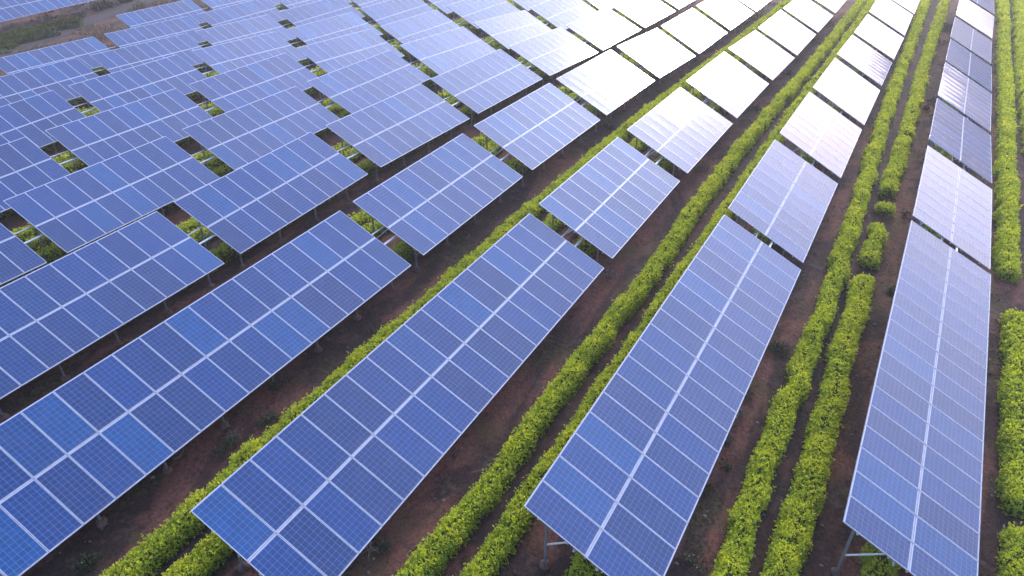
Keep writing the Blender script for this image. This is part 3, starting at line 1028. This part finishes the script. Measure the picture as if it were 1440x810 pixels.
# wilted plants: dark stems with a few pale leaves
DEAD = [(-16.05, 22.18), (-9.21, 24.88), (-18.4, 6.91), (-16.4, 9.77), (-9.7, 8.72), (-1.9, 19.48)]
for i, (x, y) in enumerate(DEAD):
    r = random.Random(800 + i)
    v, f = [], []
    zb = gz(x, y)
    for q in range(16):
        a, ln = r.uniform(0, 6.28), r.uniform(0.12, 0.42)
        tube(v, f, [(x, y, zb), (x + math.cos(a) * ln * .5, y + math.sin(a) * ln * .5, zb + r.uniform(.08, .2)),
                    (x + math.cos(a) * ln, y + math.sin(a) * ln, zb + r.uniform(.0, .14))], [0.012, 0.009, 0.005], 5)
    o = link(bpy.data.objects.new('wilted_plant', mesh_from('wilted_plant', v, f, [M_TWIG])))
    rn = np.random.default_rng(820 + i)
    nl = 26
    pos = np.stack([x + rn.normal(0, .2, nl), y + rn.normal(0, .2, nl), zb + rn.uniform(.03, .16, nl)], -1)
    nm = rn.normal(0, 1, (nl, 3)); nm[:, 2] = np.abs(nm[:, 2]) + .5
    nm /= np.linalg.norm(nm, axis=1, keepdims=True)
    cc = np.array([0.17, 0.14, 0.13]) * rn.uniform(.3, 1.2, nl)[:, None]
    link(bpy.data.objects.new('withered_leaves', quads_mesh('withered_leaves', leaf_quads(pos, nm, rn.uniform(.1, .2, nl), .5, rn, 0.1), nl, M_WEED, cc)), o)
    o['category'] = 'dead plant'; o['group'] = 'wilted plants on bare soil'
    o['label'] = ('withered dark plant in front of the fourth row, near its second table', 'withered plant by the far end of the long third row table',
                  'withered plant at the lower left beside the long fourth row table', 'withered plant between fourth row panels and the tea hedge',
                  'withered plant low in the aisle beside the long third row table', 'withered plant in the aisle beside the long second row table')[i]
for i, (x, y, ln, a) in enumerate(((-17.28, 8.1, 0.55, 0.6), (-16.39, 24.09, 0.8, 1.1), (1.9, 59.6, 1.2, 0.3))):
    r = random.Random(900 + i)
    v, f = [], []
    pts = []
    for q in range(8):
        u = q / 7
        xx, yy = x + math.cos(a + u * 1.3) * ln * u, y + math.sin(a + u * 1.3) * ln * u
        pts.append((xx, yy, gz(xx, yy) + 0.05 + 0.06 * math.sin(u * 3)))
    tube(v, f, pts, [0.022 - 0.013 * q / 7 for q in range(8)], 6)
    o = link(bpy.data.objects.new('fallen_branch', mesh_from('fallen_branch', v, f, [M_TWIG], smooth=True)))
    o['category'] = 'branch'
    o['label'] = ('curved pale twig on the soil beside the long fourth row table', 'pale curved branch on the soil near the third row hedge',
                  'dry branch on the soil beside the rightmost row, far up')[i]

# stones and sparse grass nobody could count
r = np.random.default_rng(77)
v, f = [], []
aisles = [(-2.3, 0.9), (1.9, 0.6), (-9.2, 0.9), (-16.3, 1.0), (-22.9, 0.8), (5.6, 0.5), (-29.9, .8)]
for q in range(3200):
    ax, aw = aisles[r.integers(0, len(aisles))]
    x = ax + r.normal(0, aw); y = r.uniform(y_near(ax), min(y_far(ax), 90))
    if q < 120:
        x, y = r.uniform(-90, -72), r.uniform(28, 62)
    s = abs(r.normal(0.02, 0.024)) + 0.012
    zb = gz(x, y) + s * 0.3
    b = len(v)
    th = r.uniform(0, 6.28)
    for k in range(5):
        a = th + k * 2 * math.pi / 5
        rr_ = s * r.uniform(0.7, 1.3)
        v.append((x + math.cos(a) * rr_, y + math.sin(a) * rr_ * 0.8, zb))
    v.append((x + s * .1, y, zb + s * r.uniform(0.5, 0.9))); v.append((x, y, zb - s * 0.6))
    for k in range(5):
        f.append((b + k, b + (k + 1) % 5, b + 5)); f.append((b + (k + 1) % 5, b + k, b + 6))
st = link(bpy.data.objects.new('stones', mesh_from('stones', v, f, [M_STONE])))
st['kind'] = 'stuff'; st['label'] = 'small pale stones scattered over the brown soil'; st['category'] = 'stones'

n = 90000
ax = np.array([a[0] for a in aisles])[r.integers(0, len(aisles), n)]
x = ax + r.normal(0, 1.1, n)
y = r.uniform(0, 1, n) ** 1.3
lo = np.array([y_near(a) for a in ax]); hi = np.array([min(y_far(a), 90) for a in ax])
y = lo + (hi - lo) * y
patch = vnoise(x, y, 41, 3, 0.9) + r.normal(0, 0.15, n)
keep = patch > 0.28
x, y = x[keep], y[keep]
nn_ = len(x)
d = np.sqrt(x * x + y * y + 290)
pos = np.stack([x, y, ground_z(x, y)], -1)
up = np.tile([0.0, 0.0, 1.0], (nn_, 1)) + r.normal(0, 0.5, (nn_, 3))
up /= np.linalg.norm(up, axis=1, keepdims=True)
cc = np.array([0.085, 0.080, 0.036]) * r.uniform(0.4, 1.3, nn_)[:, None]
ga = link(bpy.data.objects.new('grass', quads_mesh('grass', leaf_quads(pos, up, np.maximum(0.09, 0.0026 * d) * r.uniform(.5, 1.3, nn_), 0.28, r, 0.5), nn_, M_WEED, cc)))
ga['kind'] = 'stuff'; ga['label'] = 'thin dull grass and moss on the bare soil'; ga['category'] = 'grass'
# dry grass by the track
n = 24000
x = r.uniform(-92, -70, n); y = r.uniform(28, 66, n)
keep = (vnoise(x, y, 55, 3, 0.7) > 0.1)
tx = np.interp(y, [p[1] for p in trk], [p[0] for p in trk])
keep &= np.abs(x - tx) > 1.6
x, y = x[keep], y[keep]; nn_ = len(x)
pos = np.stack([x, y, ground_z(x, y)], -1)
up = np.tile([0.0, 0.0, 1.0], (nn_, 1)) + r.normal(0, 0.5, (nn_, 3)); up /= np.linalg.norm(up, axis=1, keepdims=True)
cc = np.where((x > tx[keep] + 1.0)[:, None], np.array([0.16, 0.11, 0.065]), np.array([0.042, 0.052, 0.018])) * r.uniform(0.5, 1.3, nn_)[:, None]
dg = link(bpy.data.objects.new('dry_grass', quads_mesh('dry_grass', leaf_quads(pos, up, r.uniform(.15, .4, nn_), 0.3, r, 0.6), nn_, M_WEED, cc)))
dg['kind'] = 'stuff'; dg['label'] = 'dry tan and dull grass along the dirt track'; dg['category'] = 'grass'
